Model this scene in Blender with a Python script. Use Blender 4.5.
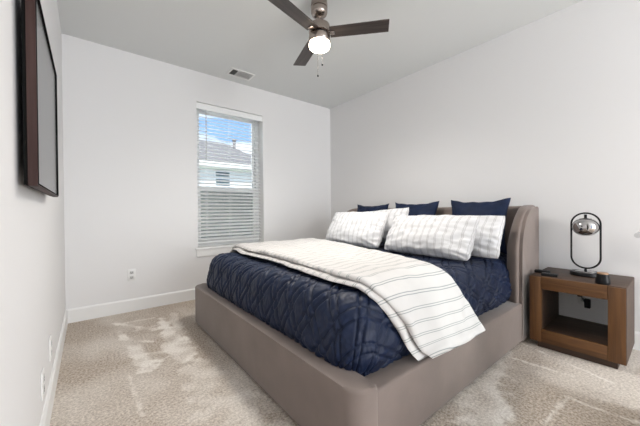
import bpy, bmesh, math, random
from math import sin, cos, pi, radians as R
from mathutils import Vector, Matrix, noise
random.seed(7)
scene = bpy.context.scene
for o in list(bpy.data.objects): bpy.data.objects.remove(o)
col = scene.collection

# ------------------------------------------------------------------ camera, sky, lights, exposure
W, D, H = 3.335, 3.651, 2.74          # room: x 0..W, y 0..D (window wall at y = D), z 0..H
cam_d = bpy.data.cameras.new('camera'); cam = bpy.data.objects.new('camera', cam_d); col.objects.link(cam)
fw = Vector((0.62568102, 0.78004726, -0.00703814)); up = Vector((0.0112990, -0.0000409, 0.9999362))
rt = fw.cross(up).normalized(); up = rt.cross(fw)
m = Matrix((rt, up, -fw)).transposed().to_4x4(); m.translation = Vector((0.1718, 0.0, 1.046))
cam.matrix_world = m
cam_d.sensor_width = 36; cam_d.lens = 36 * 289.81 / 640; cam_d.clip_start = 0.02
scene.camera = cam

world = bpy.data.worlds.new('sky'); scene.world = world; world.use_nodes = True
nt = world.node_tree; nt.nodes.clear()
wo = nt.nodes.new('ShaderNodeOutputWorld'); bg = nt.nodes.new('ShaderNodeBackground')
tc = nt.nodes.new('ShaderNodeTexCoord'); mp = nt.nodes.new('ShaderNodeMapping'); mp.inputs['Scale'].default_value = (3.0, 3.0, 9.0)
nz = nt.nodes.new('ShaderNodeTexNoise'); nz.inputs['Scale'].default_value = 1.7; nz.inputs['Detail'].default_value = 6; nz.inputs['Roughness'].default_value = .55
rp = nt.nodes.new('ShaderNodeValToRGB')
rp.color_ramp.elements[0].position = .44; rp.color_ramp.elements[0].color = (.27, .45, .76, 1)
rp.color_ramp.elements[1].position = .60; rp.color_ramp.elements[1].color = (.93, .95, 1.0, 1)
nt.links.new(tc.outputs['Generated'], mp.inputs['Vector']); nt.links.new(mp.outputs[0], nz.inputs['Vector'])
nt.links.new(nz.outputs['Fac'], rp.inputs[0]); nt.links.new(rp.outputs[0], bg.inputs['Color'])
bg.inputs['Strength'].default_value = .95
nt.links.new(bg.outputs[0], wo.inputs[0])

def sun(name, rot, energy, angle, color):
    l = bpy.data.lights.new(name, 'SUN'); l.energy = energy; l.angle = angle; l.color = color
    o = bpy.data.objects.new(name, l); col.objects.link(o); o.rotation_euler = rot; return o
sun('sun', (R(48), 0, R(-25)), 2.3, R(3), (1, .96, .9))
def area(name, loc, rot, sx, sy, energy, color):
    l = bpy.data.lights.new(name, 'AREA'); l.shape = 'RECTANGLE'; l.size = sx; l.size_y = sy; l.energy = energy; l.color = color
    o = bpy.data.objects.new(name, l); col.objects.link(o); o.location = loc; o.rotation_euler = rot; return o
# added unseen lights: fill from behind the camera, daylight boost above the window
area('rear_fill_light', (2.35, -3.6, 1.40), (R(90), 0, 0), 1.9, 2.6, 100, (1, .995, .985))

wl = area('window_boost_light', (.55, D + 1.5, 3.7), (0, 0, 0), 1.3, 1.0, 330, (.95, .98, 1))  # added outside, out of view, to brighten slats and jamb
wl.rotation_euler = (Vector((1.75, D + .1, 1.4)) - wl.location).to_track_quat('-Z', 'Y').to_euler()
scene.view_settings.view_transform = 'Standard'; scene.view_settings.look = 'None'
scene.view_settings.gamma = 1; scene.view_settings.use_curve_mapping = False
scene.view_settings.exposure = .76

# ------------------------------------------------------------------ materials
def newmat(name):
    mt = bpy.data.materials.new(name); mt.use_nodes = True
    return mt, mt.node_tree, mt.node_tree.nodes['Principled BSDF']
def plain(name, color, rough=.5, metal=0, spec=.5, bump=None, var=None, sheen=0):
    mt, t, b = newmat(name)
    b.inputs['Base Color'].default_value = (*color, 1); b.inputs['Roughness'].default_value = rough
    b.inputs['Metallic'].default_value = metal; b.inputs['Specular IOR Level'].default_value = spec
    if sheen:
        b.inputs['Sheen Weight'].default_value = sheen; b.inputs['Sheen Roughness'].default_value = .4
    if var or bump:
        c = t.nodes.new('ShaderNodeTexCoord')
        if var:
            n = t.nodes.new('ShaderNodeTexNoise'); n.inputs['Scale'].default_value = var[0]; n.inputs['Detail'].default_value = 4
            r = t.nodes.new('ShaderNodeValToRGB'); k = var[1]
            r.color_ramp.elements[0].position = .3; r.color_ramp.elements[1].position = .7
            r.color_ramp.elements[0].color = (*[x * (1 - k) for x in color], 1); r.color_ramp.elements[1].color = (*[min(1, x * (1 + k)) for x in color], 1)
            t.links.new(c.outputs['Object'], n.inputs['Vector']); t.links.new(n.outputs['Fac'], r.inputs[0]); t.links.new(r.outputs[0], b.inputs['Base Color'])
        if bump:
            n = t.nodes.new('ShaderNodeTexNoise'); n.inputs['Scale'].default_value = bump[0]; n.inputs['Detail'].default_value = 3
            bp = t.nodes.new('ShaderNodeBump'); bp.inputs['Strength'].default_value = bump[1]; bp.inputs['Distance'].default_value = bump[2]
            t.links.new(c.outputs['Object'], n.inputs['Vector']); t.links.new(n.outputs['Fac'], bp.inputs['Height']); t.links.new(bp.outputs[0], b.inputs['Normal'])
    return mt
def woodmat(name, dark, light, axis, rough=.45, scale=1.0):
    mt, t, b = newmat(name)
    c = t.nodes.new('ShaderNodeTexCoord'); mp = t.nodes.new('ShaderNodeMapping')
    s = [38 * scale] * 3; s['xyz'.index(axis)] = 2.2 * scale; mp.inputs['Scale'].default_value = s
    n = t.nodes.new('ShaderNodeTexNoise'); n.inputs['Scale'].default_value = 1; n.inputs['Detail'].default_value = 6; n.inputs['Distortion'].default_value = .6
    r = t.nodes.new('ShaderNodeValToRGB'); r.color_ramp.elements[0].position = .3; r.color_ramp.elements[1].position = .72
    r.color_ramp.elements[0].color = (*dark, 1); r.color_ramp.elements[1].color = (*light, 1)
    t.links.new(c.outputs['Object'], mp.inputs[0]); t.links.new(mp.outputs[0], n.inputs['Vector']); t.links.new(n.outputs['Fac'], r.inputs[0])
    t.links.new(r.outputs[0], b.inputs['Base Color']); b.inputs['Roughness'].default_value = rough
    bp = t.nodes.new('ShaderNodeBump'); bp.inputs['Strength'].default_value = .15; bp.inputs['Distance'].default_value = .002
    t.links.new(n.outputs['Fac'], bp.inputs['Height']); t.links.new(bp.outputs[0], b.inputs['Normal'])
    return mt
def stripemat(name, base, line, period, offs, halfw, rough=.85):
    """thin woven lines across UV.x (metres)"""
    mt, t, b = newmat(name)
    u = t.nodes.new('ShaderNodeUVMap'); sx = t.nodes.new('ShaderNodeSeparateXYZ'); t.links.new(u.outputs[0], sx.inputs[0])
    md = t.nodes.new('ShaderNodeMath'); md.operation = 'PINGPONG'   # replaced below by a plain modulo
    md.operation = 'FLOORED_MODULO'; t.links.new(sx.outputs[0], md.inputs[0]); md.inputs[1].default_value = period
    acc = None
    for of, wt in offs:
        a = t.nodes.new('ShaderNodeMath'); a.operation = 'SUBTRACT'; t.links.new(md.outputs[0], a.inputs[0]); a.inputs[1].default_value = of
        ab = t.nodes.new('ShaderNodeMath'); ab.operation = 'ABSOLUTE'; t.links.new(a.outputs[0], ab.inputs[0])
        mr = t.nodes.new('ShaderNodeMapRange'); mr.inputs['From Min'].default_value = halfw * 1.3; mr.inputs['From Max'].default_value = halfw * .7
        mr.inputs['To Min'].default_value = 0; mr.inputs['To Max'].default_value = wt; t.links.new(ab.outputs[0], mr.inputs['Value'])
        if acc is None: acc = mr.outputs[0]
        else:
            mx = t.nodes.new('ShaderNodeMath'); mx.operation = 'MAXIMUM'; t.links.new(acc, mx.inputs[0]); t.links.new(mr.outputs[0], mx.inputs[1]); acc = mx.outputs[0]
    mix = t.nodes.new('ShaderNodeMix'); mix.data_type = 'RGBA'
    mix.inputs[6].default_value = (*base, 1); mix.inputs[7].default_value = (*line, 1)
    t.links.new(acc, mix.inputs[0]); t.links.new(mix.outputs[2], b.inputs['Base Color'])
    b.inputs['Roughness'].default_value = rough; b.inputs['Specular IOR Level'].default_value = .2
    n = t.nodes.new('ShaderNodeTexNoise'); n.inputs['Scale'].default_value = 55; n.inputs['Detail'].default_value = 4
    c = t.nodes.new('ShaderNodeTexCoord'); t.links.new(c.outputs['Object'], n.inputs['Vector'])
    bp = t.nodes.new('ShaderNodeBump'); bp.inputs['Strength'].default_value = .25; bp.inputs['Distance'].default_value = .006
    t.links.new(n.outputs['Fac'], bp.inputs['Height']); t.links.new(bp.outputs[0], b.inputs['Normal'])
    return mt

M = {}
M['wall'] = plain('wall_paint', (.77, .765, .765), .85, spec=.25, bump=(160, .06, .002))
M['ceiling'] = plain('ceiling_paint', (.72, .735, .73), .9, spec=.2, bump=(120, .08, .003))
M['trim'] = plain('trim_white', (.83, .83, .82), .4)
M['vinyl'] = plain('vinyl_white', (.85, .86, .86), .35)
M['slat'] = plain('blind_white', (.86, .87, .87), .45)
M['plate'] = plain('plate_white', (.82, .82, .81), .35)
M['socket'] = plain('socket_grey', (.55, .55, .54), .4)
M['slot'] = plain('slot_dark', (.03, .03, .03), .6)
M['velvet'] = plain('taupe_velvet', (.20, .162, .144), .75, spec=.25, var=(5, .09), bump=(240, .12, .002), sheen=.25)
M['navy'] = plain('navy_velvet', (.0035, .0105, .036), .5, spec=.3, var=(14, .2), bump=(170, .15, .003), sheen=.05)
M['navy_cushion'] = plain('navy_cushion_velvet', (.0038, .0115, .040), .65, spec=.25, var=(12, .2), bump=(170, .12, .003), sheen=.06)
M['duvet'] = stripemat('striped_cotton', (.66, .64, .622), (.20, .235, .235), .064, ((.026, .75), (.037, .75)), .0018)
M['pillow'] = stripemat('striped_pillowcase', (.72, .72, .73), (.38, .37, .37), .064, ((.030, .6), (.036, .3), (.042, .6)), .0022)
M['cotton'] = plain('white_cotton', (.76, .75, .75), .85, bump=(45, .25, .006))
M['nickel'] = plain('brushed_nickel', (.40, .345, .31), .24, metal=1)
M['blade'] = woodmat('fan_blade_wood', (.025, .019, .017), (.080, .061, .054), 'x', .33)
M['ns_front_v'] = woodmat('walnut_upright', (.068, .026, .0065), (.165, .070, .018), 'z', .55)
M['ns_front_h'] = woodmat('walnut_rail', (.068, .026, .0065), (.165, .070, .018), 'y', .55)
M['ns_dark'] = woodmat('walnut_dark', (.030, .016, .009), (.080, .045, .027), 'y', .55)
M['black'] = plain('black_satin', (.008, .008, .009), .4, spec=.2)
M['black_plastic'] = plain('black_plastic', (.011, .011, .012), .5, spec=.25)
M['grey_rubber'] = plain('grey_rubber', (.08, .08, .085), .6)
M['chrome'] = plain('smoked_chrome', (.45, .44, .44), .06, metal=1)
M['tan'] = plain('tan_wood', (.36, .22, .13), .5)
M['tv_wood'] = woodmat('tv_brown_edge', (.035, .019, .017), (.062, .036, .032), 'z', .5)
M['tv_screen'] = plain('tv_screen', (.09, .09, .092), .22, spec=.35)
M['matte_black'] = plain('matte_black', (.008, .008, .008), .95, spec=.05)
M['tv_wood'].node_tree.nodes['Principled BSDF'].inputs['Specular IOR Level'].default_value = .12
M['tv_inner'] = plain('tv_inner_edge', (.008, .007, .007), .9, spec=.05)
M['steel'] = plain('satin_steel', (.6, .6, .6), .3, metal=1)
M['door'] = plain('door_white', (.8, .8, .79), .45)
M['siding'] = plain('white_siding', (.80, .80, .76), .7)
M['gutter'] = plain('cream_gutter', (.83, .82, .70), .6)
M['shingle'] = plain('grey_shingles', (.27, .25, .245), .9, var=(9, .18), bump=(30, .5, .03))
M['house_glass'] = plain('dark_house_glass', (.07, .10, .11), .15)
M['house_slat'] = plain('house_blind', (.40, .45, .44), .6)
M['vent_dark'] = plain('vent_dark', (.10, .105, .10), .6)
M['lawn'] = plain('lawn', (.10, .14, .06), .95, var=(3, .3))

def glassmat():
    mt, t, b = newmat('window_glass'); t.nodes.remove(b); out = t.nodes['Material Output']
    g = t.nodes.new('ShaderNodeBsdfGlossy'); g.inputs['Roughness'].default_value = .0
    tr = t.nodes.new('ShaderNodeBsdfTransparent'); tr.inputs[0].default_value = (.95, .97, .97, 1)
    fr = t.nodes.new('ShaderNodeFresnel'); fr.inputs[0].default_value = 1.35
    mx = t.nodes.new('ShaderNodeMixShader'); t.links.new(fr.outputs[0], mx.inputs[0]); t.links.new(tr.outputs[0], mx.inputs[1]); t.links.new(g.outputs[0], mx.inputs[2])
    t.links.new(mx.outputs[0], out.inputs[0]); return mt
M['glass'] = glassmat()
def screenmat():
    mt, t, b = newmat('insect_mesh'); out = t.nodes['Material Output']
    b.inputs['Base Color'].default_value = (.16, .17, .165, 1); b.inputs['Roughness'].default_value = .8
    tr = t.nodes.new('ShaderNodeBsdfTransparent'); mx = t.nodes.new('ShaderNodeMixShader'); mx.inputs[0].default_value = .66
    t.links.new(tr.outputs[0], mx.inputs[1]); t.links.new(b.outputs[0], mx.inputs[2]); t.links.new(mx.outputs[0], out.inputs[0]); return mt
M['mesh'] = screenmat()
def globemat():
    mt, t, b = newmat('lit_globe')
    b.inputs['Base Color'].default_value = (.9, .85, .78, 1); b.inputs['Emission Color'].default_value = (1, .86, .68, 1); b.inputs['Emission Strength'].default_value = 11.0
    return mt
M['globe'] = globemat()
def carpetmat():
    mt, t, b = newmat('carpet')
    c = t.nodes.new('ShaderNodeTexCoord')
    at = t.nodes.new('ShaderNodeAttribute'); at.attribute_name = 'nap'
    n1 = t.nodes.new('ShaderNodeTexNoise'); n1.inputs['Scale'].default_value = 75; n1.inputs['Detail'].default_value = 5; n1.inputs['Roughness'].default_value = .75
    t.links.new(c.outputs['Object'], n1.inputs['Vector'])
    r1 = t.nodes.new('ShaderNodeValToRGB'); r1.color_ramp.elements[0].position = .37; r1.color_ramp.elements[1].position = .63
    r1.color_ramp.elements[0].color = (.25, .198, .15, 1); r1.color_ramp.elements[1].color = (.68, .59, .50, 1)
    t.links.new(n1.outputs['Fac'], r1.inputs[0])
    r2 = t.nodes.new('ShaderNodeValToRGB'); r2.color_ramp.elements[0].position = .36; r2.color_ramp.elements[1].position = .60
    r2.color_ramp.elements[0].color = (.66, .60, .54, 1); r2.color_ramp.elements[1].color = (.92, .88, .82, 1)
    t.links.new(n1.outputs['Fac'], r2.inputs[0])
    mx = t.nodes.new('ShaderNodeMix'); mx.data_type = 'RGBA'
    t.links.new(at.outputs['Fac'], mx.inputs[0]); t.links.new(r1.outputs[0], mx.inputs[6]); t.links.new(r2.outputs[0], mx.inputs[7])
    t.links.new(mx.outputs[2], b.inputs['Base Color']); b.inputs['Roughness'].default_value = 1; b.inputs['Specular IOR Level'].default_value = .1
    b.inputs['Sheen Weight'].default_value = .15
    bp = t.nodes.new('ShaderNodeBump'); bp.inputs['Strength'].default_value = .6; bp.inputs['Distance'].default_value = .012
    t.links.new(n1.outputs['Fac'], bp.inputs['Height']); t.links.new(bp.outputs[0], b.inputs['Normal'])
    return mt
M['carpet'] = carpetmat()

# ------------------------------------------------------------------ builders (everything is drawn in world metres)
ORI = {}
def tag(o, label=None, cat=None, group=None, kind=None):
    if label: o['label'] = label
    if cat: o['category'] = cat
    if group: o['group'] = group
    if kind: o['kind'] = kind
    return o
def empty(name, loc, label, cat, group=None):
    o = bpy.data.objects.new(name, None); col.objects.link(o); o.location = loc; o.empty_display_size = .1
    ORI[o] = Vector(loc); return tag(o, label, cat, group)
def obj(name, bm, mat, parent=None, origin=None, smooth=True, angle=40, keep=False):
    """link a bmesh drawn in world coordinates as one object"""
    if parent is not None: base = ORI[parent]
    elif origin is not None: base = Vector(origin)
    else:
        zs = [v.co.z for v in bm.verts]; xs = [v.co.x for v in bm.verts]; ys = [v.co.y for v in bm.verts]
        base = Vector(((min(xs) + max(xs)) / 2, (min(ys) + max(ys)) / 2, min(zs)))
    bmesh.ops.translate(bm, verts=bm.verts, vec=-base)
    if not keep: bmesh.ops.recalc_face_normals(bm, faces=bm.faces)
    me = bpy.data.meshes.new(name); bm.to_mesh(me); bm.free()
    for mt in (mat if isinstance(mat, (list, tuple)) else [mat]): me.materials.append(mt)
    if smooth:
        me.polygons.foreach_set('use_smooth', [True] * len(me.polygons)); me.set_sharp_from_angle(angle=R(angle))
    o = bpy.data.objects.new(name, me); col.objects.link(o); ORI[o] = base
    if parent is not None: o.parent = parent
    else: o.location = base
    return o
def struct(name, bm, mat, **k):
    o = obj(name, bm, mat, **k); o['kind'] = 'structure'; return o
def bx(bm, a, b, bevel=0, seg=2):
    x0, y0, z0 = [min(p, q) for p, q in zip(a, b)]; x1, y1, z1 = [max(p, q) for p, q in zip(a, b)]
    vs = [bm.verts.new(p) for p in ((x0, y0, z0), (x1, y0, z0), (x1, y1, z0), (x0, y1, z0), (x0, y0, z1), (x1, y0, z1), (x1, y1, z1), (x0, y1, z1))]
    fs = [bm.faces.new([vs[i] for i in f]) for f in ((3, 2, 1, 0), (4, 5, 6, 7), (0, 1, 5, 4), (1, 2, 6, 5), (2, 3, 7, 6), (3, 0, 4, 7))]
    if bevel:
        es = list({e for f in fs for e in f.edges})
        bmesh.ops.bevel(bm, geom=es, offset=bevel, segments=seg, profile=.5, affect='EDGES')
    return bm
def box(a, b, bevel=0, seg=2): return bx(bmesh.new(), a, b, bevel, seg)
def lathe(bm, c, prof, n=32, axis='z'):
    rings = []
    for r, h in prof:
        if r < 1e-6: rings.append([bm.verts.new((0, 0, h))])
        else: rings.append([bm.verts.new((r * cos(2 * pi * k / n), r * sin(2 * pi * k / n), h)) for k in range(n)])
    for a, b in zip(rings, rings[1:]):
        for k in range(n):
            j = (k + 1) % n
            q = [a[0] if len(a) == 1 else a[k], a[0] if len(a) == 1 else a[j], b[0] if len(b) == 1 else b[j], b[0] if len(b) == 1 else b[k]]
            u = []
            for v in q:
                if v not in u: u.append(v)
            if len(u) > 2: bm.faces.new(u)
    for rg, fl in ((rings[0], True), (rings[-1], False)):
        if len(rg) > 2: bm.faces.new(list(reversed(rg)) if fl else rg)
    vs = [v for rg in rings for v in rg]
    rot = {'z': Matrix(), 'x': Matrix.Rotation(R(90), 4, 'Y'), 'y': Matrix.Rotation(R(-90), 4, 'X')}[axis]
    bmesh.ops.transform(bm, matrix=Matrix.Translation(Vector(c)) @ rot, verts=vs)
    return bm
def tube(bm, pts, r, n=10, closed=False):
    pts = [Vector(p) for p in pts]; N = len(pts); rings = []; prev = None
    for i, p in enumerate(pts):
        a = pts[(i - 1) % N] if (closed or i > 0) else p; b = pts[(i + 1) % N] if (closed or i < N - 1) else p
        t = (b - a).normalized()
        if prev is None:
            u = t.orthogonal().normalized()
        else: u = (prev - t * prev.dot(t)).normalized()
        prev = u; w = t.cross(u); rr = r[i] if isinstance(r, (list, tuple)) else r
        rings.append([bm.verts.new(p + rr * (u * cos(2 * pi * k / n) + w * sin(2 * pi * k / n))) for k in range(n)])
    for i in range(N if closed else N - 1):
        A = rings[i]; B = rings[(i + 1) % N]
        for k in range(n): bm.faces.new((A[k], A[(k + 1) % n], B[(k + 1) % n], B[k]))
    if not closed: bm.faces.new(list(reversed(rings[0]))); bm.faces.new(rings[-1])
    return bm
def prism(bm, pts, axis, a, b, bevel=0, seg=3):
    """polygon (2-D points in the two other axes) extruded along axis from a to b"""
    i = 'xyz'.index(axis); oth = [k for k in range(3) if k != i]
    def mk(p, v):
        c = [0, 0, 0]; c[i] = v; c[oth[0]] = p[0]; c[oth[1]] = p[1]; return bm.verts.new(c)
    A = [mk(p, a) for p in pts]; B = [mk(p, b) for p in pts]; n = len(pts)
    fs = [bm.faces.new(A), bm.faces.new(list(reversed(B)))]
    caps = [e for f in fs for e in f.edges]
    for k in range(n): bm.faces.new((A[k], B[k], B[(k + 1) % n], A[(k + 1) % n]))
    if bevel: bmesh.ops.bevel(bm, geom=caps, offset=bevel, segments=seg, profile=.5, affect='EDGES')
    return bm
def fbm(x, y, z=0, s=1.0): return noise.fractal(Vector((x * s, y * s, z * s)), 1.0, 2.0, 4)

# ------------------------------------------------------------------ room shell
T = .22                                   # window wall thickness
YB = -3.8                                 # the made-up hall behind the camera ends here
# carpeted floor, with the nap brushed lighter where a vacuum passed
STROKES = [  # x0,y0,x1,y1,half width start,half width end,strength
    (.375, 3.10, .48, 2.25, .02, .07, .9), (.72, 3.22, .70, 2.25, .03, .10, .9), (.36, 3.36, .62, 2.94, .025, .03, .75),
    (.44, 2.80, .57, 2.68, .02, .02, .7), (.37, 2.20, .38, 1.75, .012, .02, .75), (.72, 2.05, .80, 1.35, .09, .16, .6),
    (.42, 3.30, .66, 3.28, .018, .025, .55), (.50, 3.02, .70, 3.05, .02, .03, .5), (.85, 3.3, .78, 2.7, .03, .05, .6), (.60, 1.55, .66, 1.0, .05, .10, .55),
    (.45, 2.5, .62, 2.42, .015, .025, .6), (.83, 1.8, .62, 1.72, .04, .03, .5),
    (2.80, .77, 2.61, .25, .012, .012, .85), (2.49, .78, 2.52, .43, .014, .012, .8), (2.35, .70, 2.52, .80, .03, .02, .5),
    (1.80, .72, 2.55, .80, .10, .035, .65), (1.60, .55, 1.95, .70, .12, .10, .65), (1.90, .42, 2.24, .394, .010, .012, .75), (2.24, .40, 2.23, .29, .012, .012, .75),
    (2.235, .295, 2.258, .10, .012, .012, .75), (2.42, .30, 2.45, .10, .07, .07, .55), (2.70, .60, 2.72, .50, .02, .02, .6),
]
def nap(x, y):
    v = 0
    for x0, y0, x1, y1, a, b, s in STROKES:
        dx, dy = x1 - x0, y1 - y0; t = max(0, min(1, ((x - x0) * dx + (y - y0) * dy) / (dx * dx + dy * dy)))
        d = math.hypot(x - x0 - t * dx, y - y0 - t * dy); w = a + (b - a) * t
        d += .9 * w * noise.fractal(Vector((x * 12, y * 12, 1)), 1, 2, 3) + .012 * noise.noise(Vector((x * 38, y * 38, 2)))
        v = max(v, s * max(0, min(1, (w * 1.25 - d) / (w * .5 + .004))) * (.72 + .75 * noise.noise(Vector((x * 8, y * 8, 4)))))
    n = noise.fractal(Vector((x * 2.1, y * 1.3, 0)), 1, 2, 4)
    v = max(v * 1.2, max(0, min(.45, .12 + .7 * n)))
    return min(1, v)
bm = bmesh.new(); lay = bm.verts.layers.float.new('nap')
NX, NY = 330, 370; y0f = -.15
grid = [[None] * (NY + 1) for _ in range(NX + 1)]
for i in range(NX + 1):
    for j in range(NY + 1):
        x = W * i / NX; y = y0f + (D - y0f) * j / NY
        v = bm.verts.new((x, y, 0)); v[lay] = nap(x, y); grid[i][j] = v
for i in range(NX):
    for j in range(NY): bm.faces.new((grid[i][j], grid[i + 1][j], grid[i + 1][j + 1], grid[i][j + 1]))
bx(bm, (0, y0f, -.12), (W, D, -.005)); bx(bm, (0, YB, -.12), (W, y0f, -.005))
struct('floor', bm, M['carpet'], origin=(0, 0, 0), keep=True)
struct('ceiling', box((-.12, YB, H), (W + .12, D + T, H + .12)), M['ceiling'])
struct('wall_left', box((-.12, YB, 0), (0, D + T, H)), M['wall'])
struct('wall_right', box((W, YB, 0), (W + .12, D + T, H)), M['wall'])
wx0, wx1, wz0, wz1 = 1.205, 2.098, .612, 2.385
bm = bmesh.new()
bx(bm, (0, D, 0), (wx0, D + T, H)); bx(bm, (wx1, D, 0), (W, D + T, H)); bx(bm, (wx0, D, 0), (wx1, D + T, wz0)); bx(bm, (wx0, D, wz1), (wx1, D + T, H))
struct('wall_back', bm, M['wall'])
# front wall left open except a door post, letting the added fill in
struct('wall_front', box((2.302, -.14, 0), (2.40, 0, 2.12)), M['trim'])
def baseboard(name, a, b, side):
    (x0, y0), (x1, y1) = a, b; bm = bmesh.new(); t = .014
    if side == 'y': prism(bm, [(y0, 0), (y0 - t, 0), (y0 - t, .118), (y0 - t * .45, .133), (y0, .133)], 'x', x0, x1)
    else:
        s = 1 if side == '+x' else -1
        prism(bm, [(x0, 0), (x0 + s * t, 0), (x0 + s * t, .118), (x0 + s * t * .45, .133), (x0, .133)], 'y', y0, y1)
    struct(name, bm, M['trim'], angle=20)
baseboard('baseboard_left', (0, -.1), (0, D), '+x'); baseboard('baseboard_right', (W, .02), (W, D - .014), '-x'); baseboard('baseboard_back', (.014, D), (W - .014, D), 'y')
# door leaf, glazing made up to pass the fill light; only the end of its lever reaches into the picture
bm = bmesh.new()
for a, b in (((1.502, -.10, .01), (1.602, -.055, 2.078)), ((2.198, -.10, .01), (2.298, -.055, 2.078)), ((1.602, -.10, .01), (2.198, -.055, .22)), ((1.602, -.10, 1.968), (2.198, -.055, 2.078))): bx(bm, a, b, .002)
door = struct('door_1', bm, M['door'], origin=(1.9, -.08, 0))
obj('glass_pane', box((1.602, -.08, .22), (2.198, -.075, 1.968)), M['glass'], door, smooth=False)
h = bmesh.new(); lathe(h, (1.570, -.052, .965), [(.032, -.003), (.032, .008), (.028, .012), (.011, .016), (.010, .128), (.0095, .137), (0, .139)], 20, 'y')
obj('door_handle', tube(h, [(1.575, .079, .965), (1.56, .080, .965), (1.54, .080, .964), (1.46, .082, .964)], [.0095, .0095, .0095, .008]), M['steel'], door)['label'] = 'satin steel lever handle'

# ------------------------------------------------------------------ window, sill, blind
yw = D + .15
win = struct('window_1', bx(bx(bx(bx(bmesh.new(), (wx0, yw, wz0), (wx0 + .05, D + T, wz1)), (wx1 - .05, yw, wz0), (wx1, D + T, wz1)), (wx0 + .05, yw, wz1 - .05), (wx1 - .05, D + T, wz1)), (wx0 + .05, yw, wz0), (wx1 - .05, D + T, wz0 + .05)), M['vinyl'], origin=(1.65, yw, wz0))
def sash(x0, x1, z0, z1, ya, yb, w, wb, wt):
    bm = bmesh.new(); bx(bm, (x0, ya, z0), (x0 + w, yb, z1), .003); bx(bm, (x1 - w, ya, z0), (x1, yb, z1), .003)
    bx(bm, (x0 + w, ya, z0), (x1 - w, yb, z0 + wb), .003); bx(bm, (x0 + w, ya, z1 - wt), (x1 - w, yb, z1), .003); return bm
s1 = obj('lower_sash', sash(wx0 + .05, wx1 - .05, wz0 + .05, 1.365, yw + .005, yw + .03, .035, .05, .045), M['vinyl'], win, smooth=False)
s2 = obj('upper_sash', sash(wx0 + .05, wx1 - .05, 1.315, wz1 - .05, yw + .035, yw + .06, .035, .045, .035), M['vinyl'], win, smooth=False)
obj('glass_pane', box((wx0 + .085, yw + .015, wz0 + .1), (wx1 - .085, yw + .019, 1.32)), M['glass'], s1, smooth=False)
obj('glass_pane', box((wx0 + .085, yw + .046, 1.36), (wx1 - .085, yw + .050, wz1 - .085)), M['glass'], s2, smooth=False)
obj('insect_screen', box((wx0 + .05, yw + .0635, wz0 + .05), (wx1 - .05, yw + .0645, 1.34)), M['mesh'], win, smooth=False)
sill = struct('trim_1', box((wx0 - .028, D - .028, wz0 - .024), (wx1 + .028, D, wz0 + .002), .004), M['trim'])
bm = sill.data; b2 = bmesh.new(); b2.from_mesh(bm)
o = ORI[sill]; bx(b2, Vector((wx0, D - .001, wz0 - .022)) - o, Vector((wx1, yw, wz0 + .002)) - o); bx(b2, Vector((wx0 - .015, D - .016, wz0 - .108)) - o, Vector((wx1 + .015, D, wz0 - .024)) - o, .003)
b2.to_mesh(bm); b2.free()
jl = bmesh.new(); e_ = .005
for a, b in (((wx0, D + .002, wz0 + .002), (wx0 + e_, yw, wz1)), ((wx1 - e_, D + .002, wz0 + .002), (wx1, yw, wz1)), ((wx0 + e_, D + .002, wz1 - e_), (wx1 - e_, yw, wz1))): bx(jl, a, b)
struct('trim_2', jl, M['trim'], smooth=False)
yb = D + .105
blind = empty('window_blind', (1.65, yb, wz0 + .05), 'white horizontal slatted blind hanging inside the window recess', 'blind')
obj('headrail', box((wx0 + .012, D + .022, wz1 - .060), (wx1 - .012, yb + .025, wz1 - .008), .002), M['slat'], blind)
obj('valance', bx(bmesh.new(), (wx0 + .004, D + .010, wz1 - .084), (wx1 - .004, D + .022, wz1 - .010), .003), M['slat'], blind)
bm = bmesh.new(); sx0, sx1 = wx0 + .014, wx1 - .014; z = wz1 - .105; tilt = R(24); ns = 0
while z > .70:
    ca, sa = cos(tilt), sin(tilt); prof = []
    for k in range(7):
        u = -.025 + .05 * k / 6; prof.append((u, .0022 * (1 - (u / .025) ** 2) + .0012))
    for k in range(6, -1, -1):
        u = -.025 + .05 * k / 6; prof.append((u, .0022 * (1 - (u / .025) ** 2) - .0012))
    prism(bm, [(yb + u * ca - w * sa, z + u * sa + w * ca) for u, w in prof], 'x', sx0, sx1); z -= .0437; ns += 1
obj('slats', bm, M['slat'], blind)
obj('bottom_rail', box((sx0, yb - .026, .655), (sx1, yb + .026, .672), .004), M['slat'], blind)
bm = bmesh.new()
for xx in (sx0 + .13, (sx0 + sx1) / 2, sx1 - .13):
    for dy in (-.0275, .0275): tube(bm, [(xx, yb + dy, wz1 - .06), (xx, yb + dy, .66)], .0012, 6)
obj('ladder_cords', bm, M['slat'], blind)
bm = bmesh.new(); tube(bm, [(1.343, yb - .032, wz1 - .06), (1.340, yb - .034, 1.72)], .0045, 8); tube(bm, [(1.340, yb - .034, 1.72), (1.340, yb - .034, 1.69)], .006, 8)
obj('tilt_wand', bm, M['socket'], blind)['label'] = 'grey tilt wand'

# ------------------------------------------------------------------ the house seen through the window
hx0, hx1, hy = -2.0, 5.35, 9.7
house = empty('neighbouring_house', (2.5, 11.5, -3.0), 'white sided house with grey shingle roof seen outside the window', 'house')
bm = bmesh.new(); z = -3.0
while z < 2.45:
    z1 = min(2.45, z + .125)
    prism(bm, [(hy - .022, z), (hy - .004, z1), (hy + .06, z1), (hy + .06, z)], 'x', hx0, hx1); z = z1
bx(bm, (hx0, hy + .06, -3), (hx1, 15.3, 2.45))
obj('siding_wall', bm, M['siding'], house, smooth=False)
bm = bmesh.new(); e = .35; A = [(hx0 - e, hy - e), (hx1 + e, hy - e), (hx1 + e, 15.65), (hx0 - e, 15.65)]
lo = [bm.verts.new((x, y, 2.66)) for x, y in A]; up_ = [bm.verts.new((hx0 + 2.9, 12.5, 4.05)), bm.verts.new((4.85, 12.5, 4.05))]; b_ = [bm.verts.new((x, y, 2.62)) for x, y in A]
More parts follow.
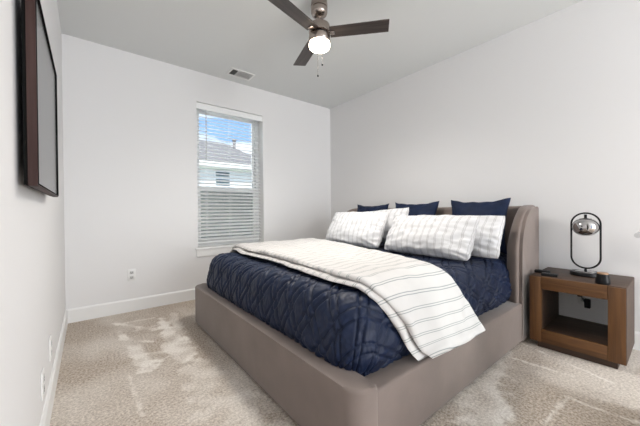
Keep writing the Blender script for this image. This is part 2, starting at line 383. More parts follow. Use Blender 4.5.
for f in ((lo[0], lo[1], up_[1], up_[0]), (lo[1], lo[2], up_[1]), (lo[2], lo[3], up_[0], up_[1]), (lo[3], lo[0], up_[0])): bm.faces.new(f)
for k in range(4): bm.faces.new((lo[k], b_[k], b_[(k + 1) % 4], lo[(k + 1) % 4]))
bm.faces.new(b_)
obj('roof', bm, M['shingle'], house, smooth=False)
bm = bmesh.new(); bx(bm, (hx0 - e, hy - e, 2.45), (hx1 + e, 15.65, 2.475)); bx(bm, (hx0 - e - .02, hy - e - .10, 2.475), (hx1 + e + .02, hy - e, 2.64), .02); bx(bm, (hx0 - e, hy - e, 2.475), (hx1 + e, 15.65, 2.62))
obj('gutter', bm, M['gutter'], house)
hw = obj('house_window', bx(bx(bx(bx(bx(bmesh.new(), (3.44, hy - .06, 1.86), (3.50, hy, 2.44)), (3.97, hy - .06, 1.86), (4.03, hy, 2.44)), (3.5, hy - .06, 2.38), (3.97, hy, 2.44)), (3.5, hy - .06, 1.86), (3.97, hy, 1.92)), (3.5, hy - .055, 2.14), (3.97, hy, 2.17)), M['trim'], house, smooth=False)
obj('pane', box((3.49, hy - .04, 1.91), (3.98, hy - .005, 2.39)), M['house_glass'], hw, smooth=False)
bm = bmesh.new()
for z in (1.98, 2.07, 2.22, 2.30): bx(bm, (3.5, hy - .048, z), (3.97, hy - .042, z + .03))
obj('shutter_slats', bm, M['house_slat'], hw, smooth=False)
obj('roof_pipe', lathe(bmesh.new(), (4.95, 11.6, 3.55), [(.06, 0), (.06, .42), (.09, .42), (.09, .50), (0, .5)], 12), M['shingle'], house)
struct('ground_outside', box((-12, D + 1.5, -3.1), (16, 30, -3.0)), M['lawn'])

# ------------------------------------------------------------------ ceiling fan
fx, fy = 1.65, 1.83
fan = empty('ceiling_fan', (fx, fy, 2.33), 'three-blade ceiling fan with brushed nickel body and lit white globe', 'ceiling fan')
F = (fx, fy, 0)
obj('canopy', lathe(bmesh.new(), F, [(.052, H), (.064, H - .006), (.067, H - .03), (.067, H - .056), (.061, H - .059), (.061, H - .064), (.067, H - .067), (.066, H - .094), (.058, H - .114), (.038, H - .126), (0, H - .127)], 40), M['nickel'], fan)
obj('downrod', lathe(bmesh.new(), F, [(.016, 2.535), (.016, 2.62)], 20), M['nickel'], fan)
obj('motor_housing', lathe(bmesh.new(), F, [(0, 2.556), (.035, 2.556), (.07, 2.552), (.083, 2.543), (.086, 2.530), (.086, 2.482), (.080, 2.478), (0, 2.478)], 40), M['nickel'], fan)
obj('blade_hub', lathe(bmesh.new(), F, [(0, 2.48), (.066, 2.48), (.066, 2.46), (0, 2.46)], 32), M['black'], fan)
obj('light_fitter', lathe(bmesh.new(), F, [(0, 2.462), (.078, 2.462), (.086, 2.456), (.087, 2.412), (.082, 2.404), (0, 2.404)], 40), M['nickel'], fan)
obj('globe', lathe(bmesh.new(), F, [(0, 2.406), (.076, 2.406), (.083, 2.399), (.084, 2.388), (.084, 2.376), (.080, 2.363), (.067, 2.354), (.040, 2.350), (0, 2.349)], 40), M['globe'], fan)['label'] = 'glowing white glass globe'
for ang in (-48.5, 72.5, 194.5):
    b = bmesh.new(); c, s = cos(R(ang)), sin(R(ang)); L0, L1 = .085, .548; n = 14
    def P(r, w, zz):
        return (fx + r * c - w * s, fy + r * s + w * c, 2.481 + zz - w * .13)
    prof = []
    for k in range(n + 1):
        t = k / n; r = L0 + (L1 - L0) * t; hw = .056 + .006 * min(1, t * 1.1); prof.append((r, hw))
    top = [b.verts.new(P(r, hw, .0035)) for r, hw in prof] + [b.verts.new(P(r, -hw, .0035)) for r, hw in reversed(prof)]
    bot = [b.verts.new(P(r, hw, -.0035)) for r, hw in prof] + [b.verts.new(P(r, -hw, -.0035)) for r, hw in reversed(prof)]
    b.faces.new(top); b.faces.new(list(reversed(bot))); q = len(top)
    for k in range(q): b.faces.new((top[k], bot[k], bot[(k + 1) % q], top[(k + 1) % q]))
    bmesh.ops.translate(b, verts=b.verts, vec=(-fx, -fy, -2.481)); bmesh.ops.rotate(b, verts=b.verts, cent=(0, 0, 0), matrix=Matrix.Rotation(-R(ang), 3, 'Z'))
    # drawn along +x, then turned, so the grain follows each blade
    me_o = bmesh.new(); tmp = bpy.data.meshes.new('t'); b.to_mesh(tmp); b.free(); me_o.from_mesh(tmp); bpy.data.meshes.remove(tmp)
    bl = obj('blade', me_o, M['blade'], None, origin=(0, 0, 0), smooth=False); bl.parent = fan; bl.location = Vector((fx, fy, 2.481)) - ORI[fan]; bl.rotation_euler = (0, 0, R(ang)); ORI[bl] = Vector((0, 0, 0))
    br = bmesh.new(); bx(br, (.055, -.022, -.012), (.125, .022, -.0035), .002); lathe(br, (.105, .012, -.016), [(0, 0), (.006, 0), (.006, .006)], 10); lathe(br, (.105, -.012, -.016), [(0, 0), (.006, 0), (.006, .006)], 10)
    obj('blade_bracket', br, M['nickel'], bl)
def chain(x, y, z0, z1, fob):
    b = bmesh.new(); tube(b, [(x, y, z0), (x, y, z1)], .0011, 6); z = z0
    while z > z1: lathe(b, (x, y, z - .003), [(0, 0), (.0019, .0015), (0, .003)], 6); z -= .006
    c = obj('pull_chain', b, M['nickel'], fan)
    obj('chain_fob', lathe(bmesh.new(), (x, y, z1 - .018), [(0, 0), (.006, .003), (.0065, .010), (.003, .018), (0, .019)], 12), fob, c)
chain(fx - .0705, fy - .0645, 2.410, 2.105, M['matte_black']); chain(fx - .0435, fy - .087, 2.410, 2.19, M['matte_black'])

sl_ = bpy.data.lights.new('fan_lamp', 'SPOT'); sl_.energy = 64; sl_.color = (1, .95, .89); sl_.shadow_soft_size = .25; sl_.spot_size = R(174); sl_.spot_blend = 1.0
slo = bpy.data.objects.new('fan_lamp', sl_); col.objects.link(slo); slo.location = (fx, fy, 2.30)

# ------------------------------------------------------------------ ceiling air vent
vent = empty('ceiling_vent', (1.66, 3.39, H - .012), 'white rectangular air vent in the ceiling near the window wall', 'air vent')
vx0, vx1, vy0, vy1 = 1.510, 1.815, 3.295, 3.49
bm = bmesh.new(); w = .026
bx(bm, (vx0, vy0, H - .009), (vx1, vy0 + w, H), .003); bx(bm, (vx0, vy1 - w, H - .009), (vx1, vy1, H), .003); bx(bm, (vx0, vy0 + w, H - .009), (vx0 + w, vy1 - w, H), .003); bx(bm, (vx1 - w, vy0 + w, H - .009), (vx1, vy1 - w, H), .003); bx(bm, (1.605, vy0 + w, H - .009), (1.62, vy1 - w, H), .002)
obj('frame', bm, M['plate'], vent)
obj('dark_opening', box((vx0 + w, vy0 + w, H - .0012), (1.605, vy1 - w, H - .0004)), M['vent_dark'], vent, smooth=False)
obj('backing', box((1.62, vy0 + w, H - .0012), (vx1 - w, vy1 - w, H - .0004)), M['plate'], vent, smooth=False)
bm = bmesh.new()
for k in range(9):
    y = vy0 + w + .008 + k * .0158; prism(bm, [(y, H - .0085), (y + .012, H - .002), (y + .0135, H - .0025), (y + .0015, H - .0095)], 'x', 1.62, vx1 - w)
obj('louvres', bm, M['plate'], vent, smooth=False)
bm = bmesh.new()
for k in range(4):
    x = vx0 + w + .008 + k * .0155; prism(bm, [(x, H - .008), (x + .004, H - .0015), (x + .005, H - .0015), (x + .001, H - .008)], 'y', vy0 + w, vy1 - w)
obj('damper_louvres', bm, M['vent_dark'], vent, smooth=False)

# ------------------------------------------------------------------ wall outlets
def outlet(c, nrm, label, group, plug=False):
    """c: centre of the plate on the wall; nrm: '+x', '-x' or '-y' (the way it faces)"""
    ux = {'+x': Vector((0, 1, 0)), '-x': Vector((0, 1, 0)), '-y': Vector((1, 0, 0))}[nrm]; n = {'+x': Vector((1, 0, 0)), '-x': Vector((-1, 0, 0)), '-y': Vector((0, -1, 0))}[nrm]
    c = Vector(c); Z = Vector((0, 0, 1))
    def bb(bm, u0, u1, z0, z1, d0, d1, bev=0): return bx(bm, c + ux * u0 + Z * z0 + n * d0, c + ux * u1 + Z * z1 + n * d1, bev)
    t = empty('wall_outlet', c - Z * .0625, label, 'outlet', group)
    obj('plate', bb(bmesh.new(), -.037, .037, -.0625, .0625, 0, .006, .003), M['plate'], t)
    for s in (-1, 1):
        so = obj('socket', bb(bmesh.new(), -.017, .017, s * .025 - .015, s * .025 + .015, .005, .0085, .003), M['socket'], t)
        sl = bmesh.new(); bb(sl, -.009, -.006, s * .025 - .003, s * .025 + .008, .0084, .009); bb(sl, .006, .009, s * .025 - .003, s * .025 + .008, .0084, .009); bb(sl, -.003, .003, s * .025 - .012, s * .025 - .007, .0084, .009)
        obj('slots', sl, M['slot'], so, smooth=False)
    return t
outlet((.530, D, .385), '-y', 'white wall outlet on the window wall, left of the window', None)
outlet((0, 2.19, .30), '+x', 'white outlet on the left wall, farther of the two', None)
outlet((0, 1.83, .265), '+x', 'white outlet on the left wall, nearer of the two', None)

# ------------------------------------------------------------------ television on the left wall
tx, ty0, ty1, tz0, tz1 = .050, 1.28, 2.10, 1.133, 1.79
tv = empty('television', (.028, 1.69, tz0), 'flat wall-mounted television with brown side edge on the left wall', 'television')
tvp = bmesh.new(); fr = .006
for a, b in (((.027, ty0, tz0), (tx, ty0 + fr, tz1)), ((.027, ty1 - fr, tz0), (tx, ty1, tz1)), ((.027, ty0 + fr, tz1 - fr), (tx, ty1 - fr, tz1)), ((.027, ty0 + fr, tz0), (tx, ty1 - fr, tz0 + fr))): bx(tvp, a, b, .001, 1)
obj('frame', tvp, M['tv_wood'], tv)
ib = bmesh.new(); q = .003
for a, b in (((.034, ty0 + fr, tz0 + fr), (tx + .002, ty0 + fr + q, tz1 - fr)), ((.034, ty1 - fr - q, tz0 + fr), (tx + .002, ty1 - fr, tz1 - fr)), ((.034, ty0 + fr + q, tz1 - fr - q), (tx + .002, ty1 - fr - q, tz1 - fr)), ((.034, ty0 + fr + q, tz0 + fr), (tx + .002, ty1 - fr - q, tz0 + fr + q))): bx(ib, a, b)
obj('inner_bezel', ib, M['tv_inner'], tv, smooth=False)
obj('screen', box((.030, ty0 + fr, tz0 + fr), (.045, ty1 - fr, tz1 - fr)), M['tv_screen'], tv, smooth=False)
obj('back_cover', box((.018, ty0 + .004, tz0 + .004), (.0275, ty1 - .004, tz1 - .004)), M['matte_black'], tv, smooth=False)
obj('wall_mount', box((0, 1.5, 1.3), (.019, 1.88, 1.62)), M['black_plastic'], tv, smooth=False)

# ------------------------------------------------------------------ bed
BX0, BX1, BY0, BY1 = .948, 3.20, .77, 2.90
bed = empty('bed', (2.07, 1.835, 0), 'king bed upholstered in taupe velvet with a curved wing headboard', 'bed')
def rrect(x0, y0, x1, y1, rs, n=8):
    out = []
    for (cx, cy, a0), r in zip(((x0, y0, 180), (x1, y0, 270), (x1, y1, 0), (x0, y1, 90)), rs):
        px = cx + (r if cx == x0 else -r); py = cy + (r if cy == y0 else -r)
        if r < 1e-5: out.append((cx, cy)); continue
        for k in range(n + 1):
            a = R(a0 + 90 * k / n); out.append((px + r * cos(a), py + r * sin(a)))
    return out
foot = obj('footboard', prism(bmesh.new(), rrect(BX0, BY0 - .018, BX0 + .118, BY1 + .018, (.085, .012, .012, .085)), 'z', .022, .352, .016), M['velvet'], bed)
for ya, yb_ in ((BY0, BY0 + .112), (BY1 - .112, BY1)):
    obj('side_rail', box((BX0 + .114, ya, .022), (2.815, yb_, .316), .014, 3), M['velvet'], bed)
obj('mattress_platform', box((BX0 + .10, BY0 + .10, .18), (3.1, BY1 - .10, .285)), M['velvet'], bed, smooth=False)
# headboard panel with a padded top, and two curved wings
hp = bmesh.new(); prism(hp, [(3.10, .10), (3.10, 1.04), (3.108, 1.062), (3.125, 1.073), (3.175, 1.075), (3.195, 1.068), (3.20, 1.05), (3.20, .10)], 'y', BY0 + .02, BY1 - .02, 0)
obj('headboard_panel', hp, M['velvet'], bed)
def catmull(P, n=5):
    out = []
    for k in range(len(P) - 1):
        a, b, c, d = P[max(0, k - 1)], P[k], P[k + 1], P[min(len(P) - 1, k + 2)]
        for q in range(n):
            t = q / n; out.append(tuple(.5 * (2 * b[i] + (c[i] - a[i]) * t + (2 * a[i] - 5 * b[i] + 4 * c[i] - d[i]) * t * t + (3 * b[i] - a[i] - 3 * c[i] + d[i]) * t ** 3) for i in range(2)))
    return out + [tuple(P[-1])]
SEAM = catmull([(2.78, .022), (2.78, .345), (2.782, .615), (2.788, .745), (2.815, .855), (2.880, .960), (2.965, 1.028), (3.07, 1.062), (3.17, 1.068)])
INNER = catmull([(2.815, .022), (2.818, .391), (2.822, .600), (2.830, .72), (2.880, .826), (2.975, .945), (3.085, 1.034), (3.14, 1.055), (3.17, 1.066)])
for ya, yb_ in ((BY0 - .004, BY0 + .018), (BY1 - .018, BY1 + .004)):
    obj('headboard_wing', prism(bmesh.new(), SEAM + [(3.195, 1.062), (3.203, 1.045), (3.203, .022)], 'y', ya, yb_, .006), M['velvet'], bed, angle=60)
for y0_, sg in ((BY0 + .0185, 1), (BY1 - .0185, -1)):
    bm = bmesh.new(); rows = []; K = 12
    for k in range(K + 1):
        t = k / K; bul = .026 * (1 - (2 * t - 1) ** 4) ** .5; row = []
        for q, (a, b) in enumerate(zip(SEAM, INNER)):
            tt = t ** 1.6; x = a[0] + (b[0] - a[0]) * tt; z = a[1] + (b[1] - a[1]) * tt
            c = SEAM[min(q + 1, len(SEAM) - 1)]; d = SEAM[max(q - 1, 0)]; tx_, tz_ = c[0] - d[0], c[1] - d[1]; L = math.hypot(tx_, tz_)
            row.append(bm.verts.new((x - tz_ / L * bul, y0_ + sg * .098 * t, z + tx_ / L * bul * .6)))
        row.append(bm.verts.new((3.17, y0_ + sg * .098 * t, .022))); rows.append(row)
    n_ = len(rows[0])
    for k in range(K):
        for q in range(n_): bm.faces.new((rows[k][q], rows[k][(q + 1) % n_], rows[k + 1][(q + 1) % n_], rows[k + 1][q]))
    bm.faces.new(rows[0]); bm.faces.new(list(reversed(rows[-1])))
    obj('wing_pad', bm, M['velvet'], bed, angle=50)
for x, y in ((1.06, .9), (1.06, 2.77), (3.05, .9), (3.05, 2.77)): obj('foot', box((x - .04, y - .04, 0), (x + .04, y + .04, .19)), M['black'], bed, smooth=False)

# ------------------------------------------------------------------ navy quilt
TOP, r0 = .640, .125
ix0, ix1, iy0, iy1 = 1.045 + r0, 3.085, .868 + r0, 2.802 - r0
def drape(px, py, off=0.0):
    """point of the cloth laid over the rounded mattress; off = lift along the normal"""
    cx, cy = max(ix0, min(ix1, px)), max(iy0, min(iy1, py)); dx, dy = px - cx, py - cy; d = math.hypot(dx, dy)
    nx, ny = (dx / d, dy / d) if d > 1e-9 else (0, 0)
    if d < pi * r0 / 2:
        a = d / r0; rad = (r0) * sin(a); z = TOP - r0 * (1 - cos(a)); nr, nzz = sin(a), cos(a)
    else:
        s = d - pi * r0 / 2; rad = r0; z = TOP - r0 - s; nr, nzz = 1, 0
        rad += .022 * sin(min(1, s / .20) * pi) - .018 * max(0, s - .13) / .1
    return Vector((cx + nx * (rad + off * nr), cy + ny * (rad + off * nr), z + off * nzz))
LEN = pi * r0 / 2 + .225
def quilt_h(u, v):
    wv = .018 * sin(v * 9) + .018 * sin(u * 8 + 1)
    a = (u * .55 + v * .84 + wv); b = (u * .55 - v * .84 + .018 * sin(u * 7 + v * 5))
    P = .150
    def g(t):
        f = (t / P) % 1.0; h = 1.0
        for c in (0.0, .30, 1.0):
            dd = abs(f - c); h = min(h, min(1, dd / .07))
        return h ** .6
    h = g(a) * g(b)
    wr = abs(noise.noise(Vector((u * 16, v * 16, 2)))) * .5 + abs(noise.noise(Vector((u * 34, v * 34, 5)))) * .3
    return .017 * h + .014 * wr + .010 * noise.noise(Vector((u * 3, v * 3, 9)))
bm = bmesh.new(); NU, NV = 400, 400
u0, u1, v0, v1 = ix0 - LEN, ix1, iy0 - LEN, iy1 + LEN; g = []
for i in range(NU + 1):
    row = []
    for j in range(NV + 1):
        u = u0 + (u1 - u0) * i / NU; v = v0 + (v1 - v0) * j / NV
        cu, cv = max(ix0, min(ix1, u)), max(iy0, min(iy1, v)); d = math.hypot(u - cu, v - cv)
        uu, vv = u, v
        if d > LEN: k = LEN / d; uu, vv = cu + (u - cu) * k, cv + (v - cv) * k
        row.append(bm.verts.new(drape(uu, vv, quilt_h(uu, vv) - .004)))
    g.append(row)
for i in range(NU):
    for j in range(NV): bm.faces.new((g[i][j], g[i + 1][j], g[i + 1][j + 1], g[i][j + 1]))
bmesh.ops.remove_doubles(bm, verts=bm.verts, dist=.0004)
quilt = obj('quilt', bm, M['navy'], origin=(2.0, 1.835, .29), angle=180)
tag(quilt, 'navy blue diamond-quilted velvet quilt covering the mattress', 'quilt')
sm = quilt.modifiers.new('thickness', 'SOLIDIFY'); sm.thickness = .008; sm.offset = -1

# ------------------------------------------------------------------ striped duvet folded across the bed
def lerp_tab(tab, t):
    for (a, p), (b, q) in zip(tab, tab[1:]):
        if t <= b: return p + (q - p) * max(0, (t - a)) / (b - a)
    return tab[-1][1]
# the cloth's path across the bed: (y, z) from the far side over the top to the near rail
path = [(2.885, .47), (2.878, .53), (2.855, .59), (2.81, .64), (2.74, .668)] + [(2.74 - .12 * k, .668) for k in range(1, 15)] + [(.99, .663), (.94, .643), (.90, .61), (.876, .56), (.857, .50), (.838, .44), (.818, .39), (.795, .355), (.770, .335), (.748, .31)]
arc = [0]
for (a, b), (c, d) in zip(path, path[1:]): arc.append(arc[-1] + math.hypot(c - a, d - b))
TOT = arc[-1]
E1 = [(0, 1.31), (.30, 1.30), (.52, 1.268), (.86, 1.27), (1.48, 1.238), (1.80, 1.20), (1.98, 1.197), (2.09, 1.225), (2.164, 1.275), (2.28, 1.345), (2.40, 1.40), (TOT, 1.435)]
E2 = [(0, 2.10), (.35, 2.22), (.54, 2.224), (1.385, 2.015), (1.76, 1.912), (2.0, 1.83), (2.06, 1.835), (2.127, 1.875), (2.26, 1.965), (2.36, 1.985), (TOT, 1.965)]
def path_at(s):
    for k in range(len(arc) - 1):
        if s <= arc[k + 1] + 1e-9:
            t = (s - arc[k]) / (arc[k + 1] - arc[k]); a, b = Vector(path[k]), Vector(path[k + 1])
            a0 = Vector(path[max(0, k - 1)]); b1 = Vector(path[min(len(path) - 1, k + 2)])
            ta = (b - a0).normalized(); tb = (b1 - a).normalized(); tn = (ta * (1 - t) + tb * t).normalized()
            return a + (b - a) * t, Vector((tn.y, -tn.x))      # outward normal
def duvet_shell(name, lift, thick, e1, e2, sa, sb, seed, parent=None, nS=150, nX=64, rag=0):
    bm = bmesh.new(); uvl = bm.loops.layers.uv.new('UVMap'); uvs = {}
    rows = []
    ncirc = 2 * nX
    for i in range(nS + 1):
        s = sa + (sb - sa) * i / nS; ring = []
        for k in range(ncirc):
            c = k / nX                                    # 0..1 top from foot edge to head edge, 1..2 back underneath
            w = c if c <= 1 else 2 - c
            ww = .5 - .5 * cos(pi * w); ww = .35 * ww + .65 * w
            ed = min(w, 1 - w) * (e2(s) - e1(s)); prof = (1 - (1 - min(1, ed / .045)) ** 2) ** .5 if ed < .045 else 1
            s_ = s + rag * (ww - .5) * max(0, (s - TOT + .35) / .35) if rag else s
            p, n = path_at(max(0, min(TOT, s_)))
            x = e1(s) + (e2(s) - e1(s)) * ww
            wr = .013 * noise.noise(Vector((x * 5, s * 4, seed))) + .008 * noise.noise(Vector((x * 13, s * 9, seed + 3)))
            hang = max(0, min(1, (s - 2.05) / .2)); wr += hang * .010 * sin(x * 26 + s * 5)
            end = min(1, min(s - sa, sb - s) / .02); endp = (1 - (1 - max(0, end)) ** 2) ** .5
            h = lift + (thick / 2) + (thick / 2 * prof * (.15 + .85 * endp)) * (1 if c <= 1 else -1) + wr * (1 if c <= 1 else .4)
            h = max(h, lift * .9)
            q = p + n * h
            v = bm.verts.new((x, q.x, q.y)); uvs[v] = (s + .012 * sin(x * 6), x); ring.append(v)
        rows.append(ring)
    for i in range(nS):
        for k in range(ncirc):
            f = bm.faces.new((rows[i][k], rows[i + 1][k], rows[i + 1][(k + 1) % ncirc], rows[i][(k + 1) % ncirc]))
            for l in f.loops: l[uvl].uv = uvs[l.vert]
    bm.faces.new(rows[0]); bm.faces.new(list(reversed(rows[-1])))
    bmesh.ops.remove_doubles(bm, verts=bm.verts, dist=1e-5)
    return obj(name, bm, M['duvet'], parent, origin=(1.65, 1.8, .33), angle=70)
duvet = duvet_shell('folded_duvet', .026, .034, lambda s: lerp_tab(E1, s), lambda s: lerp_tab(E2, s), 0, TOT, 1, rag=.03)
tag(duvet, 'white duvet with thin grey stripes folded across the navy quilt', 'duvet')
duvet_shell('lower_fold', .002, .026, lambda s: lerp_tab(E1, s) - .036 + .01 * sin(s * 7), lambda s: lerp_tab(E2, s) - .05, .01, TOT - .035, 8, duvet)

# ------------------------------------------------------------------ pillows
def cushion(name, c, w, h, th, yaw, lean, mat, label, cat, group, roll=0, pinch=.07, seed=0, sag=.1, corner=.0, flange=0, wrinkle=.008, rnd=.0):
    """upright cushion facing the foot of the bed; c = middle of its lower edge"""
    bm = bmesh.new(); uvl = bm.loops.layers.uv.new('UVMap'); N = 44; uvs = {}
    Mx = Matrix.Translation(Vector(c)) @ Matrix.Rotation(R(yaw), 4, 'Z') @ Matrix.Rotation(R(lean), 4, 'Y') @ Matrix.Rotation(R(roll), 4, 'X')
    sides = []
    for sgn in (-1, 1):
        gr = []
        for i in range(N + 1):
            row = []
            for j in range(N + 1):
                u = sin((-1 + 2 * i / N) * pi / 2); v = sin((-1 + 2 * j / N) * pi / 2)
                a = (1 - abs(u) ** 2.6); b = (1 - abs(v) ** 2.6); t = max(0, a * b) ** .42
                cn = 1 - rnd * (u * u * v * v) ** 2; yy = w / 2 * u * cn * (1 - pinch * (1 - v * v) * abs(u) ** 1.5); zz = h / 2 + h / 2 * v * cn * (1 - pinch * 1.15 * (1 - u * u) * abs(v) ** 1.5)
                zz += corner * abs(u) ** 4 * max(0, v) ** 2 * h
                t *= (1 - sag * v)
                rim = max(abs(u), abs(v))
                wr = wrinkle * (noise.noise(Vector((u * 2.2, v * 2.2, seed + sgn))) + .7 * noise.noise(Vector((u * 5, v * 5, seed + 7 * sgn))) + .35 * noise.noise(Vector((u * 11, v * 11, seed + 3 * sgn))))
                if rim < .999:
                    dir_ = noise.noise(Vector((u * 3 + 9, v * 3, seed)))
                    cr = abs(sin(7 * math.atan2(v, u) + 3 * dir_)) * (rim ** 3) * .010 * (wrinkle / .008)
                else: cr = 0
                xx = sgn * (th / 2 * t + (wr - cr) * min(1, t * 2))
                yy += .006 * noise.noise(Vector((u * 3, v * 3, seed + 20))); zz += .008 * noise.noise(Vector((u * 3, v * 3, seed + 40)))
                if rim >= .999 and sgn == 1: row.append(sides[0][i][j]); continue
                vv = bm.verts.new(Mx @ Vector((xx, -yy, zz))); uvs[vv] = (u * w / 2 * (1.0) + 5 + .006 * dir_ if rim < .999 else u * w / 2 + 5, v * h / 2); row.append(vv)
            gr.append(row)
        sides.append(gr)
    for sgn, gr in zip((-1, 1), sides):
        for i in range(N):
            for j in range(N):
                q = [gr[i][j], gr[i + 1][j], gr[i + 1][j + 1], gr[i][j + 1]]
                if len(set(q)) < 4: continue
                f = bm.faces.new(q if sgn < 0 else list(reversed(q)))
                for l in f.loops: l[uvl].uv = uvs[l.vert]
    o = obj(name, bm, mat, origin=Vector(c), angle=80)
    return tag(o, label, cat, group)
GN = 'navy velvet cushions against the headboard'; GW = 'striped white pillows on the bed'
NC = M['navy_cushion']
cushion('navy_cushion', (2.93, 2.475, .665), .53, .475, .15, 0, 11, NC, 'navy velvet cushion at the window end of the headboard, leftmost of three', 'cushion', GN, seed=3, pinch=.12)
cushion('navy_cushion', (2.93, 1.845, .665), .55, .485, .15, 1, 11, NC, 'navy velvet cushion between two others, in the middle of the headboard', 'cushion', GN, seed=5, pinch=.12)
cushion('navy_cushion', (2.925, 1.182, .665), .53, .49, .15, 0, 11, NC, 'navy velvet cushion nearest the nightstand, rightmost of three', 'cushion', GN, seed=9, pinch=.12)
PW = M['pillow']
cushion('bed_pillow', (2.665, 2.15, .682), .84, .385, .15, 2, 15, PW, 'rear striped pillow on the window side, one corner peeking out behind', 'pillow', GW, roll=-4, seed=13, pinch=.05, wrinkle=.012, rnd=.03)
cushion('bed_pillow', (2.60, 1.265, .665), .84, .365, .15, -3, 22, PW, 'rear white pillow on the nightstand side, half hidden behind striped one', 'pillow', GW, seed=17, pinch=.05, wrinkle=.016, rnd=.05)
cushion('bed_pillow', (2.37, 2.25, .668), .84, .41, .18, 0, 27, PW, 'front striped pillow on the window side of the bed', 'pillow', GW, seed=21, pinch=.03, wrinkle=.016, rnd=.06)
cushion('bed_pillow', (2.34, 1.37, .668), .84, .375, .19, -4, 29, PW, 'front striped pillow on the nightstand side of the bed', 'pillow', GW, seed=29, pinch=.03, wrinkle=.017, rnd=.05)

# ------------------------------------------------------------------ nightstand
nx0, nx1, ny0, ny1, nzt = 2.81, 3.305, .218, .728, .536
nst = empty('nightstand', (3.06, .473, 0), 'dark walnut open-fronted nightstand with thick frame beside the bed', 'nightstand')
obj('side_panel', box((nx0, ny0, .05), (nx1, ny0 + .082, nzt - .001), .003), M['ns_front_v'], nst)
obj('side_panel', box((nx0, ny1 - .070, .05), (nx1, ny1, nzt - .001), .003), M['ns_front_v'], nst)
for o_, (ya, yb_) in zip(('right', 'left'), ((ny0 - .001, ny0), (ny1, ny1 + .001))): pass
obj('top_board', bx(bx(bmesh.new(), (nx0 + .003, ny0 + .083, .455), (nx1, ny1 - .071, nzt), .002), (nx0 + .02, ny0, nzt - .001), (nx1, ny1, nzt + .004), .0015), M['ns_dark'], nst)
obj('top_rail', box((nx0 + .001, ny0 + .083, .448), (nx0 + .022, ny1 - .071, nzt + .003), .002), M['ns_front_h'], nst)
obj('bottom_rail', box((nx0 + .001, ny0 + .083, .052), (nx0 + .022, ny1 - .071, .145), .002), M['ns_front_h'], nst)
obj('shelf', box((nx0 + .022, ny0 + .082, .10), (nx1, ny1 - .070, .142)), M['ns_dark'], nst, smooth=False)
obj('side_veneer', bx(bx(bmesh.new(), (nx0 + .003, ny0 - .0025, .052), (nx1, ny0 + .0005, nzt)), (nx0 + .024, ny0 + .0815, .142), (nx1, ny0 + .0845, .455)), M['ns_dark'], nst, smooth=False)
obj('side_veneer', bx(bx(bmesh.new(), (nx0 + .003, ny1 - .0005, .052), (nx1, ny1 + .0025, nzt)), (nx0 + .024, ny1 - .0725, .142), (nx1, ny1 - .0695, .455)), M['ns_dark'], nst, smooth=False)
obj('plinth', box((nx0 + .035, ny0 + .04, 0), (nx1 - .01, ny1 - .04, .055)), M['ns_dark'], nst, smooth=False)
ZT = nzt + .004
# outlet and plug on the wall behind the open nightstand, with the lamp's cord
po = outlet((W, .500, .325), '-x', 'white wall outlet seen through the open back of the nightstand', None)
pc = empty('power_adapter', (W - .02, .478, .25), 'black plug adapter and cord on the wall inside the nightstand opening', 'power adapter')
obj('adapter_body', box((W - .046, .455, .245), (W - .009, .492, .318), .006), M['black_plastic'], pc)
obj('plug', box((W - .040, .505, .326), (W - .009, .535, .352), .005), M['black_plastic'], pc)
obj('cord', tube(bmesh.new(), [(W - .03, .52, .337), (W - .045, .495, .315), (W - .05, .487, .29), (W - .045, .478, .262), (W - .03, .475, .25)], .0035, 8), M['black_plastic'], pc)
obj('cord', tube(bmesh.new(), [(W - .025, .520, .345), (W - .023, .50, .41), (W - .016, .49, .48), (W - .014, .48, .545), (W - .05, .47, .546), (3.17, .463, .549)], .003, 8), M['black_plastic'], pc)

# ------------------------------------------------------------------ table lamp on the nightstand
lx, ly = 3.12, .455
lamp = empty('table_lamp', (lx, ly, ZT), 'black oval-framed table lamp with smoked chrome shade on the nightstand', 'lamp')
obj('base', lathe(bmesh.new(), (lx, ly, ZT), [(0, 0), (.088, 0), (.092, .004), (.092, .022), (.088, .027), (0, .027)], 48), M['black'], lamp)
obj('base_plate', lathe(bmesh.new(), (lx, ly, ZT + .0265), [(0, 0), (.060, 0), (.060, .003), (.056, .005), (0, .005)], 40), M['chrome'], lamp)
ow, oz0, oz1 = .083, .594, 1.012; rad = ow; pts = []
for k in range(25): a = pi * k / 24; pts.append((lx, ly - ow * cos(a) , oz1 - rad + rad * sin(a)))
for k in range(25): a = pi * k / 24; pts.append((lx, ly + ow * cos(a), oz0 + rad - rad * sin(a)))
obj('oval_frame', tube(bmesh.new(), pts, .0062, 12, closed=True), M['black'], lamp)
obj('stem', lathe(bmesh.new(), (lx, ly, ZT + .028), [(.010, 0), (.009, .006), (.007, .018), (.007, .022)], 16), M['black'], lamp)
sh = []
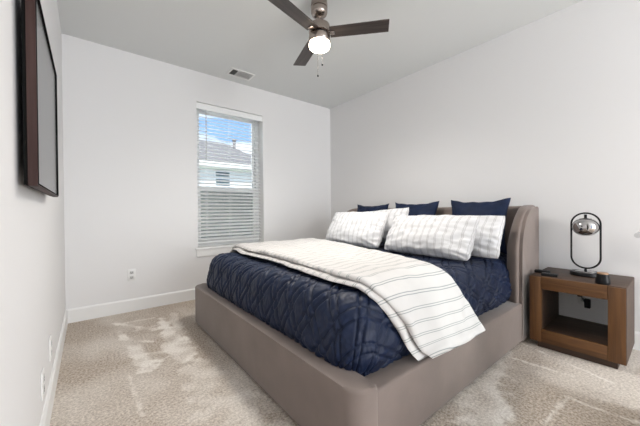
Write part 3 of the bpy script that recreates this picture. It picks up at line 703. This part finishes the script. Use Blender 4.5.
for k in range(17):
    a = -pi / 2 + pi * k / 16; rr = cos(a); zz = sin(a)
    sh.append((.079 * max(0, rr) ** .9 if rr > 1e-6 else 0, .906 + (.068 if zz < 0 else .070) * zz))
shade = obj('shade', lathe(bmesh.new(), (lx, ly, 0), [p for p in sh if p[1] < .966] + [(.034, .967), (0, .967)], 40), M['chrome'], lamp)
obj('shade_cap', lathe(bmesh.new(), (lx, ly, .9655), [(0, 0), (.036, 0), (.036, .004), (.02, .006), (.009, .010), (.009, .036), (0, .036)], 28), M['black'], lamp)
# remotes and the little black jar
def remote(c, ang, ln, wd, label):
    t = empty('remote_control', (*c, ZT), label, 'remote control', 'remote controls on the nightstand'); ca, sa = cos(R(ang)), sin(R(ang))
    b = box((-ln / 2, -wd / 2, 0), (ln / 2, wd / 2, .02), .005, 3)
    k = bmesh.new()
    for i in range(5):
        for j in range(3): bx(k, (-ln * .36 + i * ln * .15, -wd * .3 + j * wd * .22, .0195), (-ln * .36 + i * ln * .15 + ln * .08, -wd * .3 + j * wd * .22 + wd * .14, .0215))
    for n_, q, mt in (('body', b, M['black_plastic']), ('buttons', k, M['grey_rubber'])):
        bmesh.ops.rotate(q, verts=q.verts, cent=(0, 0, 0), matrix=Matrix.Rotation(R(ang), 3, 'Z')); bmesh.ops.translate(q, verts=q.verts, vec=(*c, ZT)); obj(n_, q, mt, t)
remote((2.985, .690), 96, .098, .05, 'black remote control on the nightstand, the one nearer the bed')
remote((2.885, .622), 98, .098, .052, 'black remote control on the nightstand, the one farther from the bed')
jar = empty('black_jar', (2.868, .330, ZT), 'small black tapered jar with tan lid on the nightstand front edge', 'jar')
obj('jar_body', lathe(bmesh.new(), (2.868, .330, ZT), [(0, 0), (.036, 0), (.038, .004), (.037, .020), (.031, .062), (.029, .066), (.0, .066)], 32), M['black'], jar)
obj('lid', lathe(bmesh.new(), (2.868, .330, ZT + .066), [(0, 0), (.028, 0), (.029, .003), (.028, .009), (0, .010)], 28), M['tan'], jar)
